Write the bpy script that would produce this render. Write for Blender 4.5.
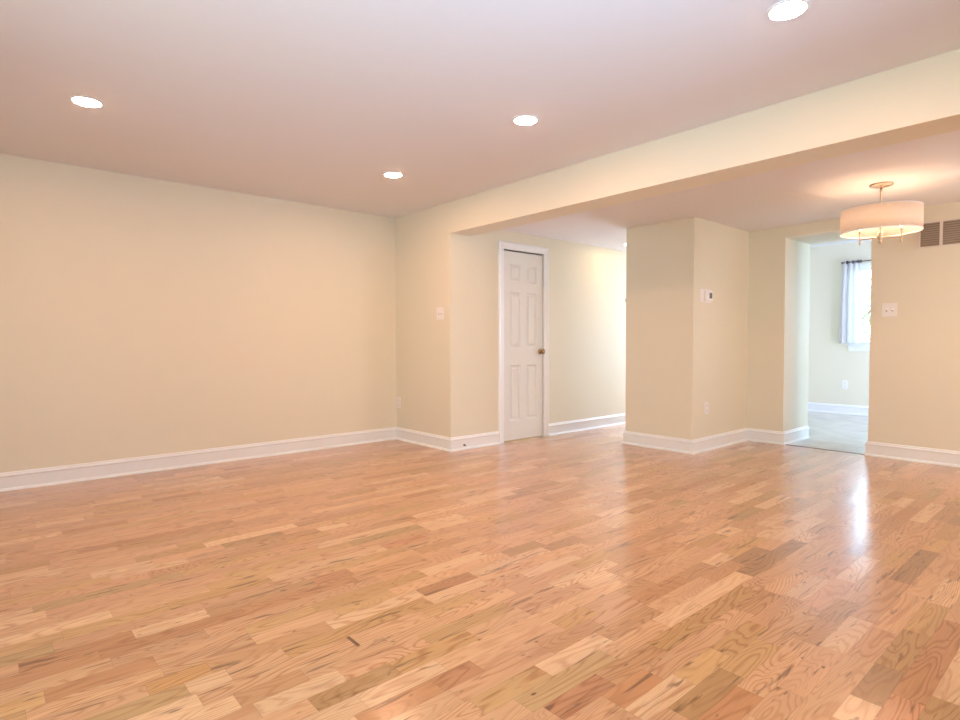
import bpy, bmesh, math, random
from mathutils import Vector, Matrix, Euler

for o in list(bpy.data.objects):
    bpy.data.objects.remove(o)
S = bpy.context.scene
COL = S.collection
PI = math.pi

# ------------------------------------------------------------------ camera
cam_data = bpy.data.cameras.new('camera')
cam = bpy.data.objects.new('camera', cam_data)
COL.objects.link(cam)
cam_data.sensor_fit = 'HORIZONTAL'
cam_data.sensor_width = 36.0
cam_data.lens = 36.0 * 574.19 / 960.0
cam_data.clip_start = 0.03
_yaw, _pit, _rol = math.radians(48.9003), math.radians(1.7925), math.radians(-0.1384)
cam.matrix_world = (Matrix.Translation((0, 0, 1.0755)) @ Matrix.Rotation(_yaw, 4, 'Z')
                    @ Matrix.Rotation(PI / 2 - _pit, 4, 'X') @ Matrix.Rotation(_rol, 4, 'Z'))
S.camera = cam

# ------------------------------------------------------------------ sky, daylight, added fill, exposure
S.view_settings.view_transform = 'Standard'
S.view_settings.look = 'None'
S.view_settings.gamma = 1.0
S.view_settings.use_curve_mapping = False
S.view_settings.exposure = 0.06

world = bpy.data.worlds.new('sky')
S.world = world
world.use_nodes = True
_bg = world.node_tree.nodes['Background']


def window_or_fill_light(name, loc, direction, sx, sy, power, color, spread=180):
    """area light just inside a pane"""
    d = bpy.data.lights.new(name, 'AREA')
    d.shape = 'RECTANGLE'
    d.size, d.size_y = sx, sy
    d.energy = power
    d.color = color
    d.spread = math.radians(spread)
    o = bpy.data.objects.new(name, d)
    COL.objects.link(o)
    o.location = loc
    o.rotation_euler = Vector(direction).to_track_quat('-Z', 'Y').to_euler()
    return o


# (power or strength, colour) of every source
SRC = {
    'sky': (5.7, (0.87, 0.965, 0.94)),
    'sky_yard': (9.0, (0.56, 0.80, 1.0)),
    'back': (14, (0.62, 0.86, 1.0)),
    'side': (23, (0.30, 0.60, 1.0)),
    'hall': (88, (0.58, 0.70, 1.0)),
    'kitchen': (62, (0.54, 0.58, 0.98)),
    'sun': (6, (1.0, 0.96, 0.90)),
    'dining': (19, (1.0, 0.50, 0.27)),
    'down': (300, (1.0, 0.575, 0.36)),
    'halldown': (88, (1.0, 0.59, 0.23)),
    'bulb': (105, (1.0, 0.62, 0.38)),
}
# bluer, brighter sky on the yard side (+y), paler on the street side
_wn, _wl = world.node_tree.nodes, world.node_tree.links
_tc = _wn.new('ShaderNodeTexCoord')
_sep = _wn.new('ShaderNodeSeparateXYZ')
_wl.new(_tc.outputs['Generated'], _sep.inputs[0])
_mr = _wn.new('ShaderNodeMapRange')
_mr.inputs['From Min'].default_value = -0.3
_mr.inputs['From Max'].default_value = 0.5
_wl.new(_sep.outputs[1], _mr.inputs['Value'])
_mc = _wn.new('ShaderNodeMix')
_mc.data_type = 'RGBA'
_mc.inputs['A'].default_value = (*[c * SRC['sky'][0] for c in SRC['sky'][1]], 1)
_mc.inputs['B'].default_value = (*[c * SRC['sky_yard'][0] for c in SRC['sky_yard'][1]], 1)
_wl.new(_mr.outputs[0], _mc.inputs['Factor'])
_wl.new(_mc.outputs['Result'], _bg.inputs[0])
_bg.inputs[1].default_value = 1.0
window_or_fill_light('daylight_back_window', (-1.0, -1.12, 1.45), (0, 1, 0), 2.4, 1.3, *SRC['back'])
window_or_fill_light('added_side_uplight', (0.90, 0.8, 0.55), (-1, 0.25, 1.1), 0.85, 0.8, *SRC['side'], 80)  # added uplight for a cool ceiling; the side opening is made up too
window_or_fill_light('daylight_hall_window', (-3.98, 8.90, 1.3), (0, -1, 0), 0.6, 1.6, *SRC['hall'])
window_or_fill_light('added_kitchen_fill', (0.42, 8.3, 1.2), (-1, 0.7, -0.1), 1.6, 1.9, *SRC['kitchen'], 130)  # added fill brightening the kitchen, its glazed opening invented as well
window_or_fill_light('added_dining_fill', (0.92, 5.6, 1.45), (-1, 0, 0), 0.8, 1.3, *SRC['dining'])  # added warm fill for column and dining walls, behind an invented window
sun_data = bpy.data.lights.new('sun', 'SUN')
sun_data.energy = SRC['sun'][0]
sun_data.color = SRC['sun'][1]
sun_data.angle = 0.01
sun = bpy.data.objects.new('sun', sun_data)
COL.objects.link(sun)
sun.location = (-1.0, 16, 12)
sun.rotation_euler = Vector((-0.08, -0.45, -1.06)).to_track_quat('-Z', 'Y').to_euler()

# ------------------------------------------------------------------ measures (metres)
XL = -5.412     # left wall face
YW = 3.484      # face of the short wall and of the header
XE = -4.434     # closet door wall face
YH = 3.745      # back of the header
ZC, ZH, ZD = 2.44, 2.137, 2.257   # ceilings: main room, header underside, dining room
CX0, CX1, CY = -3.544, -2.788, 5.126   # column
YR, YB = 6.286, 6.964   # thick wall to the kitchen
OX0, OX1, OZ = -2.412, -1.654, 2.144   # opening to the kitchen
YK, ZK = 9.652, 2.514   # kitchen far wall, kitchen ceiling
KX0, KX1 = -3.424, 0.55
XR, Y0 = 1.0, -1.2      # right wall, wall behind the camera
YHALL = 9.0
DY0, DY1, DZ = 4.200, 4.815, 2.055   # closet door opening


# ------------------------------------------------------------------ materials
def new_mat(name):
    m = bpy.data.materials.new(name)
    m.use_nodes = True
    nt = m.node_tree
    b = nt.nodes['Principled BSDF']
    return m, nt, b


def simple(name, col, rough=0.5, metal=0.0, spec=0.5, bump=0.0, scale=200.0, var=0.0):
    m, nt, b = new_mat(name)
    b.inputs['Base Color'].default_value = (*col, 1)
    b.inputs['Roughness'].default_value = rough
    b.inputs['Metallic'].default_value = metal
    b.inputs['Specular IOR Level'].default_value = spec
    tc = nt.nodes.new('ShaderNodeTexCoord')
    n = nt.nodes.new('ShaderNodeTexNoise')
    n.inputs['Scale'].default_value = scale
    n.inputs['Detail'].default_value = 3
    nt.links.new(tc.outputs['Object'], n.inputs['Vector'])
    if bump:
        bp = nt.nodes.new('ShaderNodeBump')
        bp.inputs['Strength'].default_value = bump
        bp.inputs['Distance'].default_value = 0.001
        nt.links.new(n.outputs['Fac'], bp.inputs['Height'])
        nt.links.new(bp.outputs['Normal'], b.inputs['Normal'])
    if var:
        mx = nt.nodes.new('ShaderNodeMix')
        mx.data_type = 'RGBA'
        mx.inputs['A'].default_value = (*[c * (1 - var) for c in col], 1)
        mx.inputs['B'].default_value = (*[min(1, c * (1 + var)) for c in col], 1)
        nt.links.new(n.outputs['Fac'], mx.inputs['Factor'])
        nt.links.new(mx.outputs['Result'], b.inputs['Base Color'])
    return m


M = {}
M['cream'] = simple('cream_wall_paint', (0.81, 0.77, 0.635), 0.55, bump=0.15, scale=260)
M['ceiling'] = simple('white_ceiling_paint', (0.82, 0.82, 0.835), 0.8, bump=0.15, scale=180)
M['trim'] = simple('white_trim_paint', (0.88, 0.905, 0.925), 0.35)
M['door'] = simple('white_door_paint', (0.80, 0.81, 0.80), 0.4)
M['plate'] = simple('white_plastic', (0.90, 0.88, 0.87), 0.35)
M['dark'] = simple('dark_slot', (0.03, 0.027, 0.025), 0.6)
M['grey'] = simple('grey_display', (0.16, 0.16, 0.15), 0.25)
M['brass'] = simple('aged_brass', (0.34, 0.25, 0.14), 0.28, metal=1.0)
M['nickel'] = simple('satin_nickel', (0.52, 0.44, 0.35), 0.32, metal=1.0)
M['steel'] = simple('dark_steel', (0.16, 0.15, 0.14), 0.4, metal=0.8)
M['vent'] = simple('vent_enamel', (0.78, 0.72, 0.66), 0.45)
M['louvre'] = simple('shade_brown_louvre', (0.42, 0.35, 0.29), 0.6)  # orange lamplight and the dark behind the slats mixed into this brown
M['slot'] = simple('plate_slot', (0.30, 0.27, 0.24), 0.6)
M['duct'] = simple('shade_brown_duct', (0.20, 0.16, 0.13), 0.9)  # flat backing colour, with the shade behind the louvres put in
M['curtain'] = simple('white_cotton', (0.88, 0.89, 0.93), 0.85, bump=0.3, scale=500)
M['bark'] = simple('tree_bark', (0.16, 0.12, 0.09), 0.9, bump=0.5, scale=30)
M['leaf'] = simple('tree_leaves', (0.34, 0.46, 0.30), 0.6, var=0.3, scale=3)
M['ground'] = simple('yard_grass', (0.18, 0.24, 0.10), 0.9, var=0.3, scale=8)


def emitter(name, col, strength):
    m = bpy.data.materials.new(name)
    m.use_nodes = True
    nt = m.node_tree
    nt.nodes.clear()
    e = nt.nodes.new('ShaderNodeEmission')
    e.inputs[0].default_value = (*col, 1)
    e.inputs[1].default_value = strength
    o = nt.nodes.new('ShaderNodeOutputMaterial')
    nt.links.new(e.outputs[0], o.inputs[0])
    return m


M['led'] = emitter('led_lens', SRC['down'][1], SRC['down'][0])
M['led_hall'] = emitter('hall_led_lens', SRC['halldown'][1], SRC['halldown'][0])
M['bulb'] = emitter('lamp_bulb', SRC['bulb'][1], SRC['bulb'][0])


def glass():
    m = bpy.data.materials.new('window_glass')
    m.use_nodes = True
    nt = m.node_tree
    nt.nodes.clear()
    t = nt.nodes.new('ShaderNodeBsdfTransparent')
    t.inputs[0].default_value = (0.96, 0.98, 0.98, 1)
    g = nt.nodes.new('ShaderNodeBsdfGlossy')
    g.inputs['Roughness'].default_value = 0.03
    f = nt.nodes.new('ShaderNodeFresnel')
    f.inputs[0].default_value = 1.3
    x = nt.nodes.new('ShaderNodeMixShader')
    o = nt.nodes.new('ShaderNodeOutputMaterial')
    nt.links.new(f.outputs[0], x.inputs[0])
    nt.links.new(t.outputs[0], x.inputs[1])
    nt.links.new(g.outputs[0], x.inputs[2])
    nt.links.new(x.outputs[0], o.inputs[0])
    return m


M['glass'] = glass()


def cloth(name, col, trans):
    m = bpy.data.materials.new(name)
    m.use_nodes = True
    nt = m.node_tree
    nt.nodes.clear()
    d = nt.nodes.new('ShaderNodeBsdfDiffuse')
    t = nt.nodes.new('ShaderNodeBsdfTranslucent')
    tc = nt.nodes.new('ShaderNodeTexCoord')
    w = nt.nodes.new('ShaderNodeTexNoise')
    w.inputs['Scale'].default_value = 160
    nt.links.new(tc.outputs['Object'], w.inputs['Vector'])
    mx = nt.nodes.new('ShaderNodeMix')
    mx.data_type = 'RGBA'
    mx.inputs['A'].default_value = (*[c * 0.96 for c in col], 1)
    mx.inputs['B'].default_value = (*col, 1)
    nt.links.new(w.outputs['Fac'], mx.inputs['Factor'])
    x = nt.nodes.new('ShaderNodeMixShader')
    x.inputs[0].default_value = trans
    o = nt.nodes.new('ShaderNodeOutputMaterial')
    nt.links.new(mx.outputs['Result'], d.inputs[0])
    nt.links.new(mx.outputs['Result'], t.inputs[0])
    nt.links.new(d.outputs[0], x.inputs[1])
    nt.links.new(t.outputs[0], x.inputs[2])
    nt.links.new(x.outputs[0], o.inputs[0])
    return m


M['shade'] = cloth('linen_shade', (0.93, 0.86, 0.79), 0.54)
M['sheer'] = cloth('white_cotton_sheet', (0.93, 0.93, 0.95), 0.6)


def oak():
    """red oak strips: tone per strip from the colour attribute, contour-line grain, pores, knots"""
    m, nt, b = new_mat('oak_strip_flooring')
    N, L = nt.nodes, nt.links

    def math_(op, a, b_=None, clamp=False):
        n = N.new('ShaderNodeMath')
        n.operation = op
        n.use_clamp = clamp
        for i, v in enumerate((a, b_)):
            if v is None:
                continue
            if isinstance(v, (int, float)):
                n.inputs[i].default_value = v
            else:
                L.new(v, n.inputs[i])
        return n.outputs[0]

    tone = N.new('ShaderNodeAttribute')
    tone.attribute_name = 'tone'
    rnd = N.new('ShaderNodeAttribute')
    rnd.attribute_name = 'rnd'
    sep = N.new('ShaderNodeSeparateColor')
    L.new(rnd.outputs['Color'], sep.inputs[0])
    r1, r2, r3 = sep.outputs[0], sep.outputs[1], sep.outputs[2]
    geo = N.new('ShaderNodeNewGeometry')
    sx = N.new('ShaderNodeSeparateXYZ')
    L.new(geo.outputs['Position'], sx.inputs[0])

    def coord(kx, ky, seed):
        c = N.new('ShaderNodeCombineXYZ')
        L.new(math_('MULTIPLY', sx.outputs[0], kx), c.inputs[0])
        L.new(math_('MULTIPLY', sx.outputs[1], ky), c.inputs[1])
        L.new(math_('MULTIPLY', r1, seed), c.inputs[2])
        return c.outputs[0]

    def noise(vec, detail=2.0, rough=0.5, dist=0.0):
        n = N.new('ShaderNodeTexNoise')
        n.inputs['Scale'].default_value = 1.0
        n.inputs['Detail'].default_value = detail
        n.inputs['Roughness'].default_value = rough
        n.inputs['Distortion'].default_value = dist
        L.new(vec, n.inputs['Vector'])
        return n.outputs['Fac']

    # cathedral figure: contour lines of a stretched noise
    f = noise(coord(9.0, 1.5, 97.0), 1.5, 0.45, 0.2)
    freq = math_('ADD', math_('MULTIPLY', r2, 120.0), 70.0)
    fine = noise(coord(70.0, 5.0, 41.0), 3.0)
    ph = math_('ADD', math_('MULTIPLY', f, freq), math_('MULTIPLY', fine, 1.6))
    ring = math_('ADD', math_('MULTIPLY', math_('SINE', ph), 0.5), 0.5)
    ring = math_('POWER', ring, 3.5)
    pores = noise(coord(330.0, 9.0, 13.0), 2.0, 0.6)
    pores = math_('MULTIPLY', math_('SUBTRACT', pores, 0.47, True), 3.0, True)
    grain = math_('ADD', math_('MULTIPLY', ring, 0.55), math_('MULTIPLY', pores, 0.45))
    gamt = math_('MULTIPLY', grain, math_('ADD', math_('MULTIPLY', r3, 0.65), 0.42))
    # slow drift along the strip
    drift = noise(coord(14.0, 1.2, 71.0), 2.0)
    val = math_('ADD', math_('MULTIPLY', drift, 0.34), 0.90)
    # dark mineral streaks and knots on some strips
    st = noise(coord(40.0, 4.0, 55.0), 3.0, 0.55, 0.5)
    st = math_('MULTIPLY', math_('SUBTRACT', st, 0.615, True), 13.0, True)
    kn = noise(coord(34.0, 17.0, 29.0), 1.0, 0.4)
    kn = math_('MULTIPLY', math_('SUBTRACT', kn, 0.74, True), 12.0, True)
    mark = math_('MAXIMUM', math_('MULTIPLY', st, 0.68), math_('MULTIPLY', kn, 0.85))

    dk = N.new('ShaderNodeMix')
    dk.data_type = 'RGBA'
    dk.blend_type = 'MULTIPLY'
    dk.inputs['Factor'].default_value = 1.0
    L.new(tone.outputs['Color'], dk.inputs['A'])
    cv = N.new('ShaderNodeCombineColor')
    for i in range(3):
        L.new(val, cv.inputs[i])
    L.new(cv.outputs[0], dk.inputs['B'])
    g1 = N.new('ShaderNodeMix')
    g1.data_type = 'RGBA'
    g1.blend_type = 'MULTIPLY'
    g1.inputs['B'].default_value = (0.56, 0.36, 0.20, 1)
    L.new(gamt, g1.inputs['Factor'])
    L.new(dk.outputs['Result'], g1.inputs['A'])
    g2 = N.new('ShaderNodeMix')
    g2.data_type = 'RGBA'
    g2.inputs['B'].default_value = (0.12, 0.05, 0.022, 1)
    L.new(mark, g2.inputs['Factor'])
    L.new(g1.outputs['Result'], g2.inputs['A'])
    L.new(g2.outputs['Result'], b.inputs['Base Color'])
    b.inputs['Roughness'].default_value = 0.35
    b.inputs['Specular IOR Level'].default_value = 0.15
    b.inputs['Coat Weight'].default_value = 1.0
    b.inputs['Coat Roughness'].default_value = 0.17
    b.inputs['Coat IOR'].default_value = 1.6
    # each strip lies a hair out of level, and the grain telegraphs through the finish
    nv = N.new('ShaderNodeCombineXYZ')
    L.new(math_('MULTIPLY', math_('SUBTRACT', r2, 0.5), 0.016), nv.inputs[0])
    L.new(math_('MULTIPLY', math_('SUBTRACT', r3, 0.5), 0.006), nv.inputs[1])
    nv.inputs[2].default_value = 0.0
    add = N.new('ShaderNodeVectorMath')
    add.operation = 'ADD'
    L.new(geo.outputs['Normal'], add.inputs[0])
    L.new(nv.outputs[0], add.inputs[1])
    nm = N.new('ShaderNodeVectorMath')
    nm.operation = 'NORMALIZE'
    L.new(add.outputs[0], nm.inputs[0])
    bp = N.new('ShaderNodeBump')
    bp.inputs['Strength'].default_value = 0.12
    bp.inputs['Distance'].default_value = 0.001
    L.new(grain, bp.inputs['Height'])
    L.new(nm.outputs[0], bp.inputs['Normal'])
    L.new(bp.outputs['Normal'], b.inputs['Normal'])
    L.new(bp.outputs['Normal'], b.inputs['Coat Normal'])
    return m


M['oak'] = oak()
M['strip'] = simple('dark_oak_strip', (0.10, 0.05, 0.03), 0.5)
M['gap'] = simple('floor_gap', (0.20, 0.10, 0.05), 0.8)


def vinyl():
    m, nt, b = new_mat('kitchen_vinyl_tile')
    tc = nt.nodes.new('ShaderNodeTexCoord')
    n = nt.nodes.new('ShaderNodeTexNoise')
    n.inputs['Scale'].default_value = 5
    n.inputs['Detail'].default_value = 5
    r = nt.nodes.new('ShaderNodeValToRGB')
    r.color_ramp.elements[0].position = 0.3
    r.color_ramp.elements[0].color = (0.50, 0.50, 0.47, 1)
    r.color_ramp.elements[1].position = 0.7
    r.color_ramp.elements[1].color = (0.70, 0.69, 0.66, 1)
    br = nt.nodes.new('ShaderNodeTexBrick')
    br.offset = 0.0
    br.inputs['Scale'].default_value = 1.0
    br.inputs['Brick Width'].default_value = 0.305
    br.inputs['Row Height'].default_value = 0.305
    br.inputs['Mortar Size'].default_value = 0.003
    br.inputs['Mortar'].default_value = (0.50, 0.48, 0.44, 1)
    nt.links.new(tc.outputs['Object'], n.inputs['Vector'])
    nt.links.new(tc.outputs['Object'], br.inputs['Vector'])
    nt.links.new(n.outputs['Fac'], r.inputs[0])
    nt.links.new(r.outputs[0], br.inputs['Color1'])
    nt.links.new(r.outputs[0], br.inputs['Color2'])
    nt.links.new(br.outputs['Color'], b.inputs['Base Color'])
    b.inputs['Roughness'].default_value = 0.28
    return m


M['vinyl'] = vinyl()


# ------------------------------------------------------------------ mesh helpers
def add_box(bm, x0, x1, y0, y1, z0, z1, mi=0):
    v = [bm.verts.new(p) for p in ((x0, y0, z0), (x1, y0, z0), (x1, y1, z0), (x0, y1, z0),
                                   (x0, y0, z1), (x1, y0, z1), (x1, y1, z1), (x0, y1, z1))]
    fs = []
    for q in ((0, 3, 2, 1), (4, 5, 6, 7), (0, 1, 5, 4), (1, 2, 6, 5), (2, 3, 7, 6), (3, 0, 4, 7)):
        f = bm.faces.new([v[i] for i in q])
        f.material_index = mi
        fs.append(f)
    return v, fs


def add_lathe(bm, prof, mat=None, seg=32, mi=0):
    """prof: (radius, z) pairs, revolved about local z; mat: placement matrix"""
    mat = mat or Matrix.Identity(4)
    rings = []
    for r, z in prof:
        if r < 1e-6:
            rings.append([bm.verts.new(mat @ Vector((0, 0, z)))])
        else:
            rings.append([bm.verts.new(mat @ Vector((r * math.cos(2 * PI * k / seg), r * math.sin(2 * PI * k / seg), z))) for k in range(seg)])
    for a, c in zip(rings, rings[1:]):
        for k in range(seg):
            k2 = (k + 1) % seg
            if len(a) == 1 and len(c) == 1:
                continue
            if len(a) == 1:
                f = bm.faces.new((a[0], c[k], c[k2]))
            elif len(c) == 1:
                f = bm.faces.new((a[k], c[0], a[k2]))
            else:
                f = bm.faces.new((a[k], c[k], c[k2], a[k2]))
            f.smooth = True
            f.material_index = mi
    return rings


def add_tube(bm, pts, r, seg=10):
    pts = [Vector(p) for p in pts]
    prev = None
    rings = []
    for i, p in enumerate(pts):
        t = (pts[min(i + 1, len(pts) - 1)] - pts[max(i - 1, 0)]).normalized()
        a = t.orthogonal().normalized() if prev is None else (prev - t * prev.dot(t)).normalized()
        prev = a
        c = t.cross(a)
        rings.append([bm.verts.new(p + r * (math.cos(2 * PI * k / seg) * a + math.sin(2 * PI * k / seg) * c)) for k in range(seg)])
    for u, w in zip(rings, rings[1:]):
        for k in range(seg):
            f = bm.faces.new((u[k], u[(k + 1) % seg], w[(k + 1) % seg], w[k]))
            f.smooth = True
    bm.faces.new(rings[0][::-1])
    bm.faces.new(rings[-1])


def build(name, bm, mats, parent=None, bevel=0.0, bseg=2):
    if bevel:
        bmesh.ops.bevel(bm, geom=list(bm.edges), offset=bevel, segments=bseg, affect='EDGES', profile=0.6)
    bmesh.ops.recalc_face_normals(bm, faces=bm.faces)
    me = bpy.data.meshes.new(name)
    bm.to_mesh(me)
    bm.free()
    for m in (mats if isinstance(mats, (list, tuple)) else [mats]):
        me.materials.append(M[m])
    o = bpy.data.objects.new(name, me)
    COL.objects.link(o)
    if parent is not None:
        o.parent = parent
    return o


def tag(o, label, cat, group=None, kind=None):
    o['label'] = label
    o['category'] = cat
    if group:
        o['group'] = group
    if kind:
        o['kind'] = kind
    return o


def thing(name, label, cat, loc, rotz=0.0, group=None, kind=None):
    o = bpy.data.objects.new(name, None)
    COL.objects.link(o)
    o.empty_display_size = 0.05
    o.location = loc
    o.rotation_euler = (0, 0, rotz)
    return tag(o, label, cat, group, kind)


def struct(name, boxes, mat, label, cat='wall'):
    bm = bmesh.new()
    for b in boxes:
        add_box(bm, *b)
    return tag(build(name, bm, mat), label, cat, kind='structure')


def dup(root, loc, rotz, label):
    r = root.copy()
    COL.objects.link(r)
    r.location = loc
    r.rotation_euler = (0, 0, rotz)
    r['label'] = label
    for ch in root.children:
        c = ch.copy()
        COL.objects.link(c)
        c.parent = r
        for g in ch.children:
            d = g.copy()
            COL.objects.link(d)
            d.parent = c
    return r


# ------------------------------------------------------------------ floors
TONE = {'tan': (0.60, 0.345, 0.185), 'rose': (0.565, 0.315, 0.170), 'pale': (0.67, 0.42, 0.245), 'brown': (0.49, 0.262, 0.125),
        'walnut': (0.36, 0.195, 0.095), 'rust': (0.47, 0.225, 0.10), 'red': (0.54, 0.255, 0.13), 'dark_red': (0.45, 0.21, 0.10),
        'ochre': (0.50, 0.28, 0.115), 'umber': (0.42, 0.235, 0.10), 'honey': (0.56, 0.33, 0.145), 'olive': (0.46, 0.285, 0.13), 'amber': (0.55, 0.29, 0.11)}


def make_floor():
    rng = random.Random(7)
    W = 0.0826
    PH = -0.472
    GAP = 0.0003
    tones = [(TONE['tan'], 34), (TONE['rose'], 26), (TONE['pale'], 12), (TONE['brown'], 7), (TONE['honey'], 8),
             (TONE['ochre'], 5), (TONE['rust'], 4), (TONE['olive'], 3), (TONE['umber'], 1)]
    fixed = FIXED_BOARDS
    bm = bmesh.new()
    tl = bm.loops.layers.float_color.new('tone')
    rl = bm.loops.layers.float_color.new('rnd')

    def board(x0, x1, y0, y1, tone):
        f = bm.faces.new([bm.verts.new(p) for p in ((x0 + GAP, y0 + GAP, 0), (x1 - GAP, y0 + GAP, 0), (x1 - GAP, y1 - GAP, 0), (x0 + GAP, y1 - GAP, 0))])
        r = (rng.random(), rng.random(), rng.random(), 1)
        for l in f.loops:
            l[tl] = (tone[0] * 1.0, tone[1] * 0.955, tone[2] * 0.90, 1)
            l[rl] = r

    def pick():
        t = rng.choices([q[0] for q in tones], [q[1] for q in tones])[0]
        k = rng.uniform(0.93, 1.07)
        return tuple(c * k for c in t)

    def fill(x0, x1, a, b):
        y = a
        while y < b - 1e-6:
            ln = rng.choice((rng.uniform(0.16, 0.36), rng.uniform(0.22, 0.45), rng.uniform(0.3, 0.75)))
            e = y + ln
            if b - e < 0.14:
                e = b
            board(x0, x1, y, min(e, b), pick())
            y = e

    k = -18
    while True:
        x1 = PH - W * k
        x0 = x1 - W
        if x1 < XL + 0.01:
            break
        lo, hi = Y0, YR + 0.02
        if x1 < XE:
            hi = YW + 0.02
        if x0 > XE - 0.2 and x0 < CX0 + 0.02:
            hi = YHALL
        xa, xb = max(x0, XL - 0.01), min(x1, XR)
        if xb - xa > 0.004:
            y = lo - rng.uniform(0.0, 0.5)
            for (a, b, t) in sorted(fixed.get(k, [])):
                if a > y + 0.10:
                    fill(xa, xb, y, a - (0.013 if t == 'chip' else 0.0))
                else:
                    a = y
                if t == 'chip':
                    t = TONE['tan']
                board(xa, xb, a, b, t)
                y = b
            fill(xa, xb, y, hi)
        k += 1
    n = len(bm.faces)
    add_box(bm, XL - 0.1, XR + 0.1, Y0 - 0.1, YR + 0.02, -0.12, -0.002, 1)
    add_box(bm, XE - 0.1, CX0 + 0.1, YR + 0.02, YHALL + 0.1, -0.12, -0.002, 1)
    return tag(build('floor', bm, ['oak', 'gap']), 'red oak strip floor with boards of mixed tones', 'floor', kind='structure')


# strips whose tone stands out: row: (start, end, tone)
FIXED_BOARDS = {-2: [(1.973, 2.154, TONE['umber'])],
    -1: [(1.911, 2.077, TONE['red']), (2.088, 2.787, TONE['rust'])],
    0: [(1.819, 1.976, TONE['pale']), (1.989, 2.237, TONE['walnut'])],
    2: [(3.075, 3.349, TONE['walnut']), (3.349, 3.645, TONE['walnut']), (4.271, 4.527, TONE['walnut'])],
    3: [(2.206, 2.444, TONE['brown'])],
    4: [(1.501, 1.818, TONE['umber']), (1.819, 2.099, TONE['honey'])],
    5: [(1.399, 1.667, TONE['pale']), (1.913, 2.211, TONE['ochre']), (3.896, 4.174, TONE['brown'])],
    6: [(2.275, 2.538, TONE['brown'])],
    7: [(1.229, 1.481, TONE['dark_red']), (1.481, 1.774, TONE['brown'])],
    8: [(1.939, 2.195, TONE['pale']), (2.283, 2.644, TONE['pale']), (2.644, 3.302, TONE['walnut'])],
    9: [(1.368, 1.694, TONE['pale']), (1.7, 2.023, TONE['brown']), (2.025, 2.465, TONE['tan']), (2.49, 2.757, TONE['brown']), (2.757, 3.043, TONE['walnut'])],
    10: [(1.474, 1.759, TONE['brown'])],
    11: [(0.79, 1.058, TONE['rust']), (1.068, 1.225, TONE['dark_red'])],
    12: [(0.841, 1.137, TONE['pale'])],
    13: [(0.723, 1.012, TONE['umber']), (1.014, 1.344, TONE['ochre']), (1.993, 2.193, TONE['pale'])],
    14: [(0.59, 0.863, TONE['pale']), (2.312, 2.573, TONE['brown'])],
    15: [(0.561, 0.772, TONE['brown']), (1.086, 1.318, TONE['tan'])],
    16: [],
    16: [(0.998, 1.31, 'chip')],
    17: [(0.195, 0.464, TONE['olive']), (0.464, 0.588, TONE['pale']), (0.777, 1.386, TONE['ochre']), (1.394, 1.684, TONE['pale'])],
    18: [(0.369, 0.552, TONE['amber']), (0.611, 0.98, TONE['brown']), (0.98, 1.403, TONE['pale'])],
    19: [(2.822, 3.053, TONE['pale'])],
    20: [(3.434, 3.78, TONE['brown'])],
    21: [(3.291, 3.627, TONE['brown'])],
    22: [(-0.004, 0.29, TONE['rust']), (0.773, 1.269, TONE['rust'])],
    23: [(0.406, 0.663, TONE['pale']), (1.11, 1.291, TONE['dark_red']), (1.672, 1.97, TONE['brown'])],
    24: [(0.003, 0.174, TONE['olive'])],
    25: [(1.577, 1.843, TONE['red'])],
    29: [(0.141, 0.686, TONE['olive'])],
    37: [(2.126, 2.389, TONE['pale'])]}
make_floor()
struct('floor_kitchen', [(KX0 - 0.1, KX1 + 0.1, YR + 0.03, YK + 0.1, -0.12, 0.001)], 'vinyl',
       'pale stone-look tile floor of the room beyond the opening', 'floor')
bm = bmesh.new()
add_box(bm, OX0, OX1, YR + 0.012, YR + 0.034, -0.01, 0.003)
tag(build('trim_threshold', bm, 'strip'), 'thin dark strip where oak floor meets kitchen floor', 'trim', kind='structure')

# ------------------------------------------------------------------ walls and ceilings
T = 0.14
struct('wall_left', [(XL - T, XL, Y0 - T, YW + T, -0.1, ZC)], 'cream', 'long blank cream wall on the left')
struct('wall_short', [(XL, XE, YW, YW + 0.12, -0.1, ZC)], 'cream', 'short cream wall with a light switch left of the closet corner')
struct('wall_hall', [(XE - 0.12, XE, YW + 0.12, DY0, -0.1, ZC), (XE - 0.12, XE, DY1, YHALL, -0.1, ZC),
                     (XE - 0.12, XE, DY0, DY1, DZ, ZC)], 'cream', 'cream wall holding the closet door, running down the hall')
struct('wall_closet', [(XL, XE - 0.12, 5.6, 5.7, -0.1, ZC), (XL - T, XL, YW + T, 5.7, -0.1, ZC)], 'cream', 'closet walls behind the door')
struct('wall_header', [(XE, XR, YW, YH, ZH, ZC + 0.08)], 'cream', 'dropped cream header crossing the ceiling')
struct('wall_column', [(CX0, CX1, CY, YB, -0.1, ZD + 0.1), (CX0, KX0 - 0.004, YB, YHALL, -0.1, ZD + 0.1)], 'cream', 'boxed-out cream column with the thermostat')
struct('wall_kitchen_side', [(CX1, OX0, YR, YB, -0.1, ZD + 0.1), (OX1, XR, YR, YB, -0.1, ZD + 0.1), (OX0, OX1, YR, YB, OZ, ZD + 0.1)],
       'cream', 'cream wall with the opening into the kitchen')
struct('ceiling', [(XL - T, XR + T, Y0 - T, YW + 0.02, ZC, ZC + 0.1)], 'ceiling', 'smooth white ceiling with recessed lights', 'ceiling')
struct('ceiling_dining', [(XE - 0.02, XR + T, YH - 0.02, YR + 0.02, ZD, ZD + 0.1), (XE - 0.02, CX0 + 0.02, YR + 0.02, YHALL, ZD, ZD + 0.1)],
       'ceiling', 'lower white ceiling behind the header', 'ceiling')
struct('ceiling_kitchen', [(KX0 - 0.1, KX1 + 0.1, YB, YK + 0.1, ZK, ZK + 0.1)], 'ceiling', 'white kitchen ceiling', 'ceiling')


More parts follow.
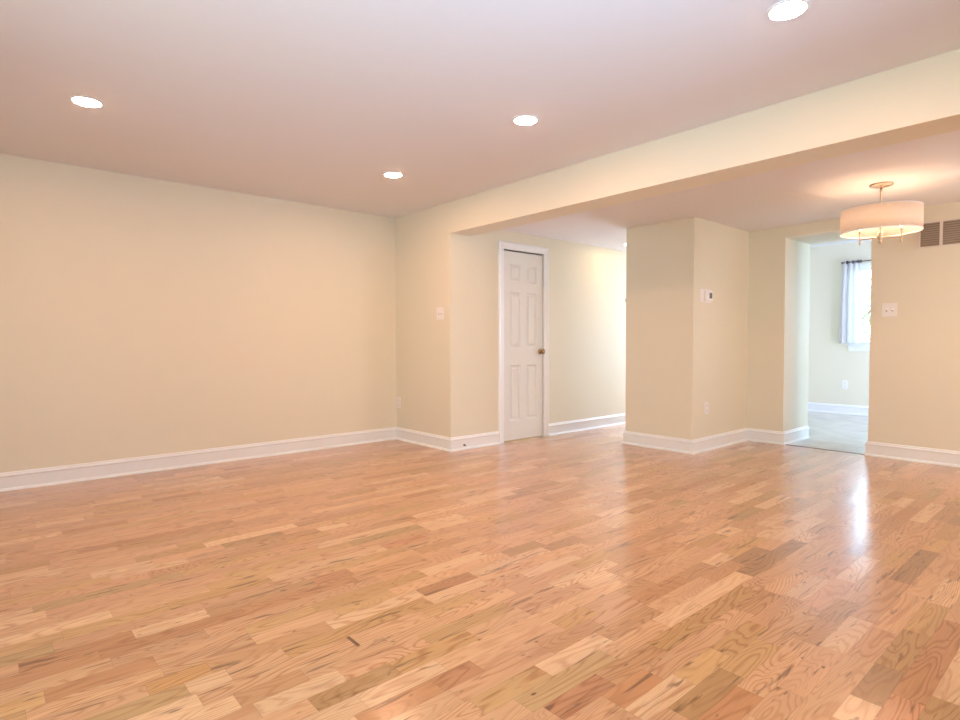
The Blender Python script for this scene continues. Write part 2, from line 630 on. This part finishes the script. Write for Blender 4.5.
def wall_with_hole(name, axis, pos, thick, a0, a1, z1, h0, h1, hz0, hz1, label):
    """wall plane perpendicular to axis 'x' or 'y', face at pos, thick outward, one opening"""
    parts = [(a0, h0, -0.1, z1), (h1, a1, -0.1, z1), (h0, h1, -0.1, hz0), (h0, h1, hz1, z1)]
    lo, hi = min(pos, pos + thick), max(pos, pos + thick)
    bx = []
    for (p, q, r, s) in parts:
        if s - r < 1e-4:
            continue
        bx.append((lo, hi, p, q, r, s) if axis == 'x' else (p, q, lo, hi, r, s))
    return struct(name, bx, 'cream', label)


def make_window(name, label, origin, rotz, w, h, sill=True):
    """double-hung window; local x along the wall, local -y into the room, origin at opening's bottom centre on the wall face"""
    root = thing(name, label, 'window', origin, rotz, kind='structure')
    bm = bmesh.new()
    d0, d1 = 0.03, 0.10
    t = 0.045
    for (x0, x1, z0, z1) in ((-w / 2, -w / 2 + t, 0, h), (w / 2 - t, w / 2, 0, h), (-w / 2 + t, w / 2 - t, 0, t), (-w / 2 + t, w / 2 - t, h - t, h)):
        add_box(bm, x0, x1, d0, d1, z0, z1)
    build('window_frame', bm, 'trim', root, 0.003, 1)
    bm = bmesh.new()
    add_box(bm, -w / 2 + t, w / 2 - t, d0 + 0.01, d0 + 0.045, h * 0.5 - 0.02, h * 0.5 + 0.02)
    build('meeting_rail', bm, 'trim', root, 0.003, 1)
    bm = bmesh.new()
    add_box(bm, -w / 2 + t, w / 2 - t, 0.068, 0.072, t, h - t)
    build('window_pane', bm, 'glass', root)
    if sill:
        bm = bmesh.new()
        add_box(bm, -w / 2 - 0.01, w / 2 + 0.01, -0.045, d0, -0.025, 0.0)
        build('window_sill', bm, 'trim', root, 0.006)
        bm = bmesh.new()
        add_box(bm, -w / 2 - 0.002, w / 2 + 0.002, -0.018, 0.0, -0.09, -0.025)
        build('sill_apron', bm, 'trim', root, 0.004)
        bm = bmesh.new()
        ww = 0.05
        add_box(bm, -w / 2 - ww, -w / 2, -0.016, 0.0, 0.0, h + ww)
        add_box(bm, w / 2, w / 2 + ww, -0.016, 0.0, 0.0, h + ww)
        add_box(bm, -w / 2, w / 2, -0.016, 0.0, h, h + ww)
        build('window_casing', bm, 'trim', root)
    return root


# kitchen
WK0, WK1, WKZ0, WKZ1 = -2.80, -1.75, 1.02, 2.145
wall_with_hole('wall_kitchen_far', 'y', YK, 0.14, KX0 - 0.1, KX1 + 0.1, ZK, WK0, WK1, WKZ0, WKZ1, 'pale cream kitchen wall with a curtained window')
struct('wall_kitchen_left', [(KX0 - 0.004, KX0, YB, YK, -0.1, ZK), (KX0 - 0.1, KX0 - 0.004, YB, YK, ZD + 0.1, ZK)], 'cream', 'kitchen wall left of the window')
wall_with_hole('wall_kitchen_right', 'x', KX1, 0.14, YB, YK, ZK, 7.4, 9.2, 0.15, 2.15, 'kitchen wall with an added opening for fill light, out of view')
struct('wall_kitchen_near', [(OX1 + 0.002, KX1 + 0.1, YB, YB + 0.002, -0.1, ZK), (KX0, OX0 - 0.002, YB, YB + 0.002, -0.1, ZK), (KX0, KX1 + 0.1, YB, YB + 0.1, ZD + 0.1, ZK)], 'cream', 'kitchen side of the thick wall')
make_window('window_1', 'white framed kitchen window with a bright view of trees', ((WK0 + WK1) / 2, YK, WKZ0), 0, WK1 - WK0, WKZ1 - WKZ0)
make_window('added_opening_kitchen', 'unseen glazed opening added to light the kitchen', (KX1, 8.3, 0.15), -PI / 2, 1.8, 2.0, False)
# front room
wall_with_hole('wall_back', 'y', Y0, -T, XL - T, XR + T, ZC, -2.4, 0.4, 0.75, 2.15, 'front wall behind the viewer')
make_window('window_3', 'front window behind the viewer', (-1.0, Y0, 0.75), PI, 2.8, 1.4)
wall_with_hole('wall_right', 'x', XR, T, Y0 - T, YH, ZC + 0.05, 0.35, 1.25, 0.12, 2.15, 'side wall right of the viewer')
wall_with_hole('wall_dining', 'x', XR, T, YH, YR + 0.02, ZC + 0.05, 5.1, 6.1, 0.75, 2.15, 'side wall of the dining area')
make_window('added_window_dining', 'unseen window added for warm fill in the dining area', (XR, 5.6, 0.75), -PI / 2, 1.0, 1.4)
make_window('added_opening_side', 'unseen glazed opening added to throw cool light on the ceiling', (XR, 0.8, 0.12), -PI / 2, 0.9, 2.03, False)
# hall end
wall_with_hole('wall_hall_end', 'y', YHALL, 0.14, XE - 0.1, CX0 + 0.1, ZD + 0.1, -4.32, -3.64, 0.4, 2.1, 'end wall of the hall')
make_window('window_5', 'hall end window out of view', (-3.98, YHALL, 0.4), 0, 0.68, 1.7, False)

# ------------------------------------------------------------------ baseboards
# (offset from wall, height) of the outline: shoe, board, stepped cap
BASE_PROF = [(0.0, 0.0), (0.030, 0.0), (0.029, 0.008), (0.024, 0.015), (0.016, 0.019), (0.0155, 0.020),
             (0.0155, 0.100), (0.019, 0.103), (0.020, 0.110), (0.017, 0.116), (0.011, 0.120), (0.010, 0.127), (0.006, 0.133), (0.0, 0.134)]


def baseboard(name, p0, p1, n, m0, m1, label):
    """run from p0 to p1 on the wall face, n = direction into the room; m: +1 outside mitre, -1 inside mitre, 0 square"""
    p0, p1, n = Vector((*p0, 0)), Vector((*p1, 0)), Vector((*n, 0))
    d = (p1 - p0).normalized()
    bm = bmesh.new()
    A, B = [], []
    for off, z in BASE_PROF:
        A.append(bm.verts.new(p0 + n * off - d * (m0 * off) + Vector((0, 0, z))))
        B.append(bm.verts.new(p1 + n * off + d * (m1 * off) + Vector((0, 0, z))))
    k = len(A)
    for i in range(k):
        bm.faces.new((A[i], A[(i + 1) % k], B[(i + 1) % k], B[i]))
    bm.faces.new(A)
    bm.faces.new(B)
    return tag(build(name, bm, 'trim'), label, 'baseboard', kind='structure')


CW = 0.080   # door casing width
baseboard('baseboard_left', (XL, Y0), (XL, YW), (1, 0), 0, -1, 'white baseboard along the long left wall')
baseboard('baseboard_short', (XL, YW), (XE, YW), (0, -1), -1, 1, 'white baseboard under the light switch')
baseboard('baseboard_closet', (XE, YW), (XE, DY0 - CW), (1, 0), 1, 0, 'white baseboard between corner and closet door')
baseboard('baseboard_hall', (XE, DY1 + CW), (XE, YHALL), (1, 0), 0, 0, 'white baseboard along the hall wall')
baseboard('baseboard_column_front', (CX0, CY), (CX1, CY), (0, -1), 1, 1, 'white baseboard on the column front')
baseboard('baseboard_column_side', (CX1, CY), (CX1, YR), (1, 0), 1, -1, 'white baseboard under the thermostat')
baseboard('baseboard_column_hall', (CX0, CY), (CX0, YHALL), (-1, 0), 1, 0, 'white baseboard on the hall side of the column')
baseboard('baseboard_opening', (CX1, YR), (OX0, YR), (0, -1), -1, 1, 'white baseboard left of the kitchen opening')
baseboard('baseboard_jamb', (OX0, YR), (OX0, YB), (1, 0), 1, 0, 'white baseboard inside the kitchen opening')
baseboard('baseboard_right', (OX1, YR), (XR, YR), (0, -1), 1, 0, 'white baseboard right of the kitchen opening')
baseboard('baseboard_jamb_right', (OX1, YR), (OX1, YB), (-1, 0), 1, 0, 'white baseboard on the right jamb of the opening')
baseboard('baseboard_kitchen', (KX0, YK), (KX1, YK), (0, -1), 0, 0, 'white baseboard below the kitchen window')

# ------------------------------------------------------------------ closet door
door = thing('door_1', 'narrow white six-panel closet door with a brass knob', 'door', (XE, DY0, 0), 0, kind='structure')
DWID = DY1 - DY0


def make_slab(bm, y0, y1, z0, z1, face, thick, panels, rec=0.014):
    """slab facing +x at x = face with recessed, raised-field panels"""
    ys = sorted({y0, y1, *[p[0] for p in panels], *[p[1] for p in panels]})
    zs = sorted({z0, z1, *[p[2] for p in panels], *[p[3] for p in panels]})
    V = {}

    def v(x, y, z):
        key = (round(x, 5), round(y, 5), round(z, 5))
        if key not in V:
            V[key] = bm.verts.new(key)
        return V[key]

    def inside(a, b, c, d):
        my, mz = (a + b) / 2, (c + d) / 2
        return any(p[0] < my < p[1] and p[2] < mz < p[3] for p in panels)
    for a, b in zip(ys, ys[1:]):
        for c, d in zip(zs, zs[1:]):
            if not inside(a, b, c, d):
                bm.faces.new((v(face, a, c), v(face, b, c), v(face, b, d), v(face, a, d)))
    for (a, b, c, d) in panels:
        loops = []
        for ins, dx in ((0, 0), (0.010, -rec), (0.024, -rec), (0.040, -0.002)):
            loops.append([v(face + dx, a + ins, c + ins), v(face + dx, b - ins, c + ins), v(face + dx, b - ins, d - ins), v(face + dx, a + ins, d - ins)])
        for p, q in zip(loops, loops[1:]):
            for i in range(4):
                bm.faces.new((p[i], p[(i + 1) % 4], q[(i + 1) % 4], q[i]))
        bm.faces.new(loops[-1])
    # sides and back
    xb = face - thick
    bm.faces.new([v(xb, y0, z0), v(xb, y0, z1), v(xb, y1, z1), v(xb, y1, z0)])
    for z in (z0, z1):
        seq = [v(face, y, z) for y in ys] + [v(xb, y1, z), v(xb, y0, z)]
        bm.faces.new(seq)
    for y in (y0, y1):
        seq = [v(face, y, z) for z in zs] + [v(xb, y, z1), v(xb, y, z0)]
        bm.faces.new(seq)


bm = bmesh.new()
g = 0.004
cols = ((0.098, 0.264), (0.356, 0.517))
rows = ((0.225, 0.822), (1.018, 1.612), (1.722, 1.908))
make_slab(bm, g, DWID - g, 0.014, DZ - 0.010, -0.006, 0.035, [(a, b, c, d) for a, b in cols for c, d in rows])
slab = build('door_slab', bm, 'door', door)
bm = bmesh.new()     # frame lining the opening, with a stop
for (y0, y1, z0, z1) in ((-0.018, 0.0, 0, DZ + 0.018), (DWID, DWID + 0.018, 0, DZ + 0.018), (0, DWID, DZ, DZ + 0.018)):
    add_box(bm, -0.12, 0.0, y0, y1, z0, z1)
for (y0, y1, z0, z1) in ((0, 0.012, 0, DZ), (DWID - 0.012, DWID, 0, DZ), (0.012, DWID - 0.012, DZ - 0.012, DZ)):
    add_box(bm, -0.10, -0.044, y0, y1, z0, z1)
build('door_frame', bm, 'trim', door)
# casing: stepped profile around three sides, mitred at the top
bm = bmesh.new()
prof = [(0.004, 0.0), (0.004, 0.010), (0.012, 0.013), (0.050, 0.014), (0.062, 0.019), (0.074, 0.020), (CW, 0.016), (CW, 0.0)]
rings = []
for st in range(4):
    ring = []
    for off, h in prof:
        if st == 0:
            p = (h, -off, 0.0)
        elif st == 1:
            p = (h, -off, DZ + off)
        elif st == 2:
            p = (h, DWID + off, DZ + off)
        else:
            p = (h, DWID + off, 0.0)
        ring.append(bm.verts.new(p))
    rings.append(ring)
for a, b in zip(rings, rings[1:]):
    for i in range(len(prof)):
        j = (i + 1) % len(prof)
        bm.faces.new((a[i], a[j], b[j], b[i]))
bm.faces.new(rings[0])
bm.faces.new(rings[-1])
build('door_casing', bm, 'trim', door)
bm = bmesh.new()
mt = Matrix.Translation((-0.006, DWID - 0.042, 0.967)) @ Matrix.Rotation(PI / 2, 4, 'Y')
add_lathe(bm, [(0, 0), (0.031, 0), (0.032, 0.004), (0.027, 0.009), (0.013, 0.012), (0.011, 0.022), (0.012, 0.030), (0.021, 0.036),
               (0.027, 0.044), (0.028, 0.052), (0.026, 0.060), (0.018, 0.066), (0, 0.068)], mt, 28)
knob = build('door_knob', bm, 'brass', door)
knob['label'] = 'round aged brass knob'
for z in (0.25, 1.03, 1.80):
    bm = bmesh.new()
    add_lathe(bm, [(0, -0.045), (0.006, -0.045), (0.006, 0.045), (0, 0.045)], Matrix.Translation((-0.002, 0.002, z)), 10)
    build('hinge', bm, 'trim', door)

# ------------------------------------------------------------------ recessed lights
lt = thing('recessed_light', 'glowing round recessed ceiling light farthest left, above the long blank wall', 'ceiling light', (-3.94, 0.491, ZC), 0, 'recessed lights in the main ceiling')
bm = bmesh.new()
add_lathe(bm, [(0.066, 0.0), (0.066, -0.003), (0.070, -0.006), (0.078, -0.005), (0.083, -0.001), (0.083, 0.0)], None, 48)
build('trim_ring', bm, 'trim', lt)
bm = bmesh.new()
add_lathe(bm, [(0, -0.010), (0.03, -0.0098), (0.055, -0.0085), (0.064, -0.0065), (0.066, -0.004), (0.066, -0.002)], None, 48)
build('lens', bm, 'led', lt)
dup(lt, (-4.02, 2.572, ZC), 0, 'smallest looking glowing ceiling light, nearest the far left corner')
dup(lt, (-2.509, 2.565, ZC), 0, 'middle glowing ceiling light just in front of the header')
dup(lt, (-0.979, 2.540, ZC), 0, 'largest looking glowing ceiling light, cut close to the top edge')
h = dup(lt, (-4.068, 5.968, ZD), 0, 'ceiling light in the hall, half hidden behind the column edge')
del h['group']
for c in h.children:
    if c.name.startswith('lens'):
        c.data = c.data.copy()
        c.data.materials[0] = M['led_hall']

# ------------------------------------------------------------------ semi-flush drum lamp
LX, LY = -1.300, 5.150
lamp = thing('drum_ceiling_lamp', 'brushed metal ceiling lamp with a lit round linen drum shade', 'ceiling lamp', (LX, LY, ZD))
bm = bmesh.new()
add_lathe(bm, [(0, 0), (0.074, 0), (0.076, -0.004), (0.074, -0.012), (0.060, -0.018), (0.020, -0.022), (0.014, -0.030), (0, -0.030)], None, 40)
build('canopy', bm, 'nickel', lamp)
ZA = 1.862 - ZD
bm = bmesh.new()
add_lathe(bm, [(0, -0.028), (0.009, -0.028), (0.009, -0.055), (0.006, -0.058), (0.006, ZA + 0.05), (0.016, ZA + 0.03), (0.019, ZA), (0.014, ZA - 0.018),
               (0.006, ZA - 0.022), (0.012, ZA - 0.032), (0.013, ZA - 0.040), (0.008, ZA - 0.050), (0, ZA - 0.054)], None, 20)
build('stem', bm, 'nickel', lamp)
# shade: thin double-walled drum, open top and bottom
bm = bmesh.new()
R = 0.258
z0s, z1s = 1.898 - ZD, 2.068 - ZD
rings = add_lathe(bm, [(R, z0s), (R, z1s), (R - 0.003, z1s), (R - 0.003, z0s), (R, z0s)], None, 72)
bmesh.ops.remove_doubles(bm, verts=bm.verts, dist=1e-5)
shade = build('lamp_shade', bm, 'shade', lamp)
bm = bmesh.new()
for z in (z0s, z1s):
    add_lathe(bm, [(R + 0.001, z - 0.004), (R + 0.001, z + 0.004), (R - 0.004, z + 0.004), (R - 0.004, z - 0.004), (R + 0.001, z - 0.004)], None, 72)
for k in range(3):     # spider holding the shade to the stem
    a = 2 * PI * k / 3 + 0.2
    add_tube(bm, [(0.006 * math.cos(a), 0.006 * math.sin(a), z1s - 0.01), ((R - 0.003) * math.cos(a), (R - 0.003) * math.sin(a), z1s - 0.004)], 0.002, 6)
build('shade_wire', bm, 'trim', shade)
view = math.atan2(-LY, -LX)       # one arm points at the room
for k in range(3):
    a = view + 2 * PI * k / 3
    ca, sa = math.cos(a), math.sin(a)
    ra = 0.150
    bm = bmesh.new()
    add_tube(bm, [(0.012 * ca, 0.012 * sa, ZA), (ra * ca, ra * sa, ZA)], 0.0055, 10)
    mt = Matrix.Translation((ra * ca, ra * sa, 0))
    add_lathe(bm, [(0, ZA - 0.042), (0.006, ZA - 0.038), (0.007, ZA - 0.020), (0.0055, ZA - 0.012), (0.009, ZA), (0.0055, ZA + 0.012), (0.0055, ZA + 0.046), (0.010, ZA + 0.050), (0.010, ZA + 0.078), (0, ZA + 0.078)], mt, 14)
    arm = build('arm', bm, 'nickel', lamp)
    bm = bmesh.new()
    add_lathe(bm, [(0, ZA + 0.077), (0.008, ZA + 0.078), (0.012, ZA + 0.088), (0.020, ZA + 0.106), (0.022, ZA + 0.120), (0.016, ZA + 0.136), (0, ZA + 0.142)], mt, 16)
    build('bulb', bm, 'bulb', arm)

# ------------------------------------------------------------------ air vent on the right wall
VX0, VX1, VZ0, VZ1 = -1.313, -0.530, 1.888, 2.120
vent = thing('air_vent', 'white wall air return grille under the ceiling, right of the drum lamp', 'vent', (VX0, YR, VZ0))
vw, vh = VX1 - VX0, VZ1 - VZ0
bm = bmesh.new()
fr = 0.028
for (x0, x1, z0, z1) in ((0, vw, 0, 0.014), (0, vw, vh - 0.014, vh), (0, fr, 0.014, vh - 0.014), (vw - fr, vw, 0.014, vh - 0.014)):
    add_box(bm, x0, x1, -0.010, 0.0, z0, z1)
build('vent_frame', bm, 'vent', vent)
nsec = 5
sec = (vw - 2 * fr) / nsec
for k in range(1, nsec):
    bm = bmesh.new()
    x = fr + sec * k
    add_box(bm, x - 0.011, x + 0.011, -0.009, 0.0, 0.014, vh - 0.014)
    build('mullion', bm, 'vent', vent)
bm = bmesh.new()
add_box(bm, fr, vw - fr, -0.0012, -0.0002, 0.014, vh - 0.014)
bk = build('backing', bm, 'duct', vent)
bk['label'] = 'flat backing in the brown of the shade behind the louvres'
ns = 11
for k in range(ns):
    bm = bmesh.new()
    z = 0.020 + (vh - 0.040) * k / (ns - 1)
    v = [bm.verts.new(p) for p in ((fr, -0.0085, z - 0.008), (vw - fr, -0.0085, z - 0.008), (vw - fr, -0.0015, z + 0.007), (fr, -0.0015, z + 0.007))]
    w = [bm.verts.new(q.co + Vector((0, -0.0002, 0.0012))) for q in v]
    bm.faces.new(v)
    bm.faces.new(w[::-1])
    for i in range(4):
        bm.faces.new((v[i], v[(i + 1) % 4], w[(i + 1) % 4], w[i]))
    build('louvre', bm, 'louvre', vent)


# ------------------------------------------------------------------ switches, outlets, thermostat
def plate_bm(w, h, t=0.006):
    bm = bmesh.new()
    add_box(bm, -w / 2, w / 2, -t, 0, -h / 2, h / 2)
    return bm


def rocker_pair(name, label, loc, rotz, group):
    r = thing(name, label, 'light switch', loc, rotz, group)
    build('cover_plate', plate_bm(0.115, 0.122), 'plate', r, 0.002)
    for sx in (-0.023, 0.023):
        bm = bmesh.new()
        add_box(bm, sx - 0.005, sx + 0.005, -0.016, -0.0055, -0.004, 0.013)
        t = build('toggle', bm, 'plate', r, 0.0015)
        bm = bmesh.new()
        add_box(bm, sx - 0.0065, sx + 0.0065, -0.0066, -0.0055, -0.0135, -0.0045)
        build('toggle_slot', bm, 'slot', t)
        for sz in (-0.030, 0.030):
            bm = bmesh.new()
            add_lathe(bm, [(0, -0.0075), (0.003, -0.007), (0.003, -0.0055)], Matrix.Translation((sx, 0, sz)) @ Matrix.Rotation(-PI / 2, 4, 'X') @ Matrix.Scale(-1, 4, (0, 0, 1)), 10)
            build('screw', bm, 'nickel', r)
    return r


def outlet(name, label, loc, rotz, group):
    r = thing(name, label, 'outlet', loc, rotz, group)
    build('cover_plate', plate_bm(0.075, 0.122), 'plate', r, 0.002)
    for sz in (-0.024, 0.024):
        bm = bmesh.new()
        add_box(bm, -0.017, 0.017, -0.008, -0.0055, sz - 0.0145, sz + 0.0145)
        q = build('receptacle', bm, 'plate', r, 0.001)
        bm = bmesh.new()
        add_box(bm, -0.0085, -0.006, -0.0086, -0.0078, sz - 0.003, sz + 0.007)
        add_box(bm, 0.006, 0.0085, -0.0086, -0.0078, sz - 0.003, sz + 0.007)
        add_box(bm, -0.003, 0.003, -0.0086, -0.0078, sz - 0.011, sz - 0.006)
        build('slots', bm, 'slot', q)
    return r


rocker_pair('light_switch', 'white double light switch on the short wall left of the closet corner', (-4.594, YW, 1.362), 0, 'light switch plates')
rocker_pair('light_switch', 'white double light switch right of the kitchen opening', (-1.503, YR, 1.360), 0, 'light switch plates')
outlet('wall_outlet', 'white outlet low in the far left corner of the main room', (-5.358, YW, 0.410), 0, 'wall outlets')
outlet('wall_outlet', 'white outlet low on the column below the thermostat', (CX1, 5.386, 0.420), PI / 2, 'wall outlets')
outlet('wall_outlet', 'white outlet below the curtained window in the next room', (-2.842, YK, 0.432), 0, 'wall outlets')

th = thing('thermostat', 'white wall thermostat with a grey display on the column', 'thermostat', (CX1, 5.360, 1.520), PI / 2)
build('wall_plate', plate_bm(0.225, 0.128, 0.005), 'plate', th, 0.0015)
bm = bmesh.new()
add_box(bm, -0.045, 0.098, -0.028, -0.005, -0.050, 0.050)
body = build('thermostat_body', bm, 'plate', th, 0.004)
bm = bmesh.new()
add_box(bm, 0.020, 0.072, -0.0295, -0.0275, -0.024, 0.030)
scr = build('display', bm, 'grey', body)
scr['label'] = 'small grey display'

# ------------------------------------------------------------------ little fittings
ds = thing('door_stop', 'tiny dark metal stub on the baseboard beside the closet corner', 'door stop', (XE + 0.0155, 3.642, 0.045), 0)
bm = bmesh.new()
add_lathe(bm, [(0, 0), (0.011, 0), (0.011, 0.004), (0.005, 0.006), (0.005, 0.040), (0, 0.040)], Matrix.Rotation(PI / 2, 4, 'Y'), 14)
build('stop_post', bm, 'steel', ds)
bm = bmesh.new()
add_lathe(bm, [(0, 0.038), (0.008, 0.038), (0.008, 0.050), (0, 0.052)], Matrix.Rotation(PI / 2, 4, 'Y'), 14)
build('stop_tip', bm, 'plate', ds)

hk = thing('wall_hook', 'small brass hook on the hall side of the column edge', 'hook', (CX0, 5.165, 1.520), 0)
bm = bmesh.new()
add_lathe(bm, [(0, 0), (0.016, 0), (0.015, 0.004), (0, 0.005)], Matrix.Rotation(-PI / 2, 4, 'Y'), 16)
build('hook_base', bm, 'plate', hk)
bm = bmesh.new()
add_tube(bm, [(-0.003, 0, 0.0), (-0.020, 0, -0.002), (-0.030, 0, -0.014), (-0.028, 0, -0.026), (-0.034, 0, 0.010)], 0.004, 8)
build('hook_arm', bm, 'brass', hk)

# ------------------------------------------------------------------ kitchen curtain on its rod
rod = thing('curtain_rod', 'thin dark rod over the kitchen window', 'curtain rod', (WK0 - 0.07, YK - 0.075, 2.222))
rl_ = WK1 - WK0 + 0.14
bm = bmesh.new()
add_tube(bm, [(0, 0, 0), (rl_, 0, 0)], 0.008, 12)
build('rod', bm, 'steel', rod)
for x in (0.0, rl_):
    bm = bmesh.new()
    s = -1 if x == 0 else 1
    add_lathe(bm, [(0, 0.03), (0.010, 0.026), (0.014, 0.015), (0.010, 0.004), (0.008, 0)], Matrix.Translation((x, 0, 0)) @ Matrix.Rotation(s * PI / 2, 4, 'Y'), 14)
    build('finial', bm, 'steel', rod)
for x in (0.03, rl_ - 0.03):
    bm = bmesh.new()
    add_box(bm, x - 0.012, x + 0.012, 0.069, 0.075, -0.025, 0.025)
    add_tube(bm, [(x, 0.07, 0), (x, 0.0, 0)], 0.005, 8)
    build('bracket', bm, 'steel', rod)

cur = thing('curtain', 'short white curtain panel hanging at the left of the kitchen window', 'curtain', (-2.775, YK - 0.075, 1.045))
bm = bmesh.new()
NU, NV = 112, 60
H = 1.205
RODZ = 1.177


def fold(u, t):
    half = 0.124 + 0.030 * (1 - t) ** 1.3
    ph = u * 2 * PI * 3.5
    x = (u - 0.5) * 2 * half + 0.006 * math.sin(ph * 2 + 1) + 0.008 * (1 - t)
    y = (0.016 + 0.010 * (1 - t)) * math.sin(ph + 0.35 * math.sin(3 * t + u * 4))
    return x, y, t * H


grid = [[bm.verts.new(fold(i / NU, j / NV)) for i in range(NU + 1)] for j in range(NV + 1)]
for j in range(NV):
    for i in range(NU):
        q = (grid[j][i], grid[j][i + 1], grid[j + 1][i + 1], grid[j + 1][i])
        if min(math.hypot(v.co.y, v.co.z - RODZ) for v in q) < 0.0105:
            continue                       # the hole each grommet rings
        f = bm.faces.new(q)
        f.smooth = True
fabric = build('fabric', bm, 'sheer', cur)
sol = fabric.modifiers.new('thickness', 'SOLIDIFY')
sol.thickness = 0.0012
prev = fold(0, RODZ / H)[1]
for k in range(1, 401):
    x, y, _ = fold(k / 400, RODZ / H)
    if prev * y < 0 or (y == 0 and prev != 0):
        x2 = fold(min(1, k / 400 + 0.01), RODZ / H)
        ang = math.atan2(x2[1] - y, x2[0] - x)
        bm = bmesh.new()
        mt = Matrix.Translation((x, 0, RODZ)) @ Matrix.Rotation(ang, 4, 'Z') @ Matrix.Rotation(PI / 2, 4, 'X')
        add_lathe(bm, [(0.0155, -0.003), (0.024, -0.003), (0.024, 0.003), (0.0155, 0.003), (0.0155, -0.003)], mt, 20)
        build('grommet', bm, 'steel', fabric)
    if y != 0:
        prev = y

# ------------------------------------------------------------------ yard beyond the kitchen window
struct('ground_yard', [(-14, 6, YK + 0.2, 22, -0.25, -0.15)], 'ground', 'lawn outside the kitchen window', 'ground')


def make_tree(loc, label, seed, h):
    rng = random.Random(seed)
    t = thing('tree', label, 'tree', loc)
    bm = bmesh.new()
    add_tube(bm, [(0, 0, 0), (0.05, 0, h * 0.3), (0, 0.05, h * 0.6)], 0.11, 10)
    for k in range(5):
        a = k * 1.3
        add_tube(bm, [(0.02, 0.02, h * (0.3 + 0.05 * k)), (0.5 * math.cos(a), 0.5 * math.sin(a), h * (0.5 + 0.05 * k)), (0.9 * math.cos(a), 0.9 * math.sin(a), h * (0.62 + 0.06 * k))], 0.035, 6)
    build('trunk', bm, 'bark', t)
    bm = bmesh.new()
    for _ in range(1100):
        d = Vector((rng.gauss(0, 1), rng.gauss(0, 1), rng.gauss(0, 1)))
        d = d.normalized() * (rng.random() ** 0.4)
        c = Vector((d.x * 1.5, d.y * 1.5, h * 0.62 + d.z * h * 0.38))
        mt = Matrix.Translation(c) @ Euler((rng.uniform(0, 6.3), rng.uniform(0, 6.3), rng.uniform(0, 6.3))).to_matrix().to_4x4()
        s = rng.uniform(0.05, 0.10)
        bm.faces.new([bm.verts.new(mt @ Vector(p)) for p in ((-s, 0, 0), (0, -s * 0.5, 0.01), (s, 0, 0), (0, s * 0.5, 0.01))])
    build('foliage', bm, 'leaf', t)


make_tree((-5.9, 19.5, -0.15), 'leafy tree seen through the kitchen window', 3, 3.6)
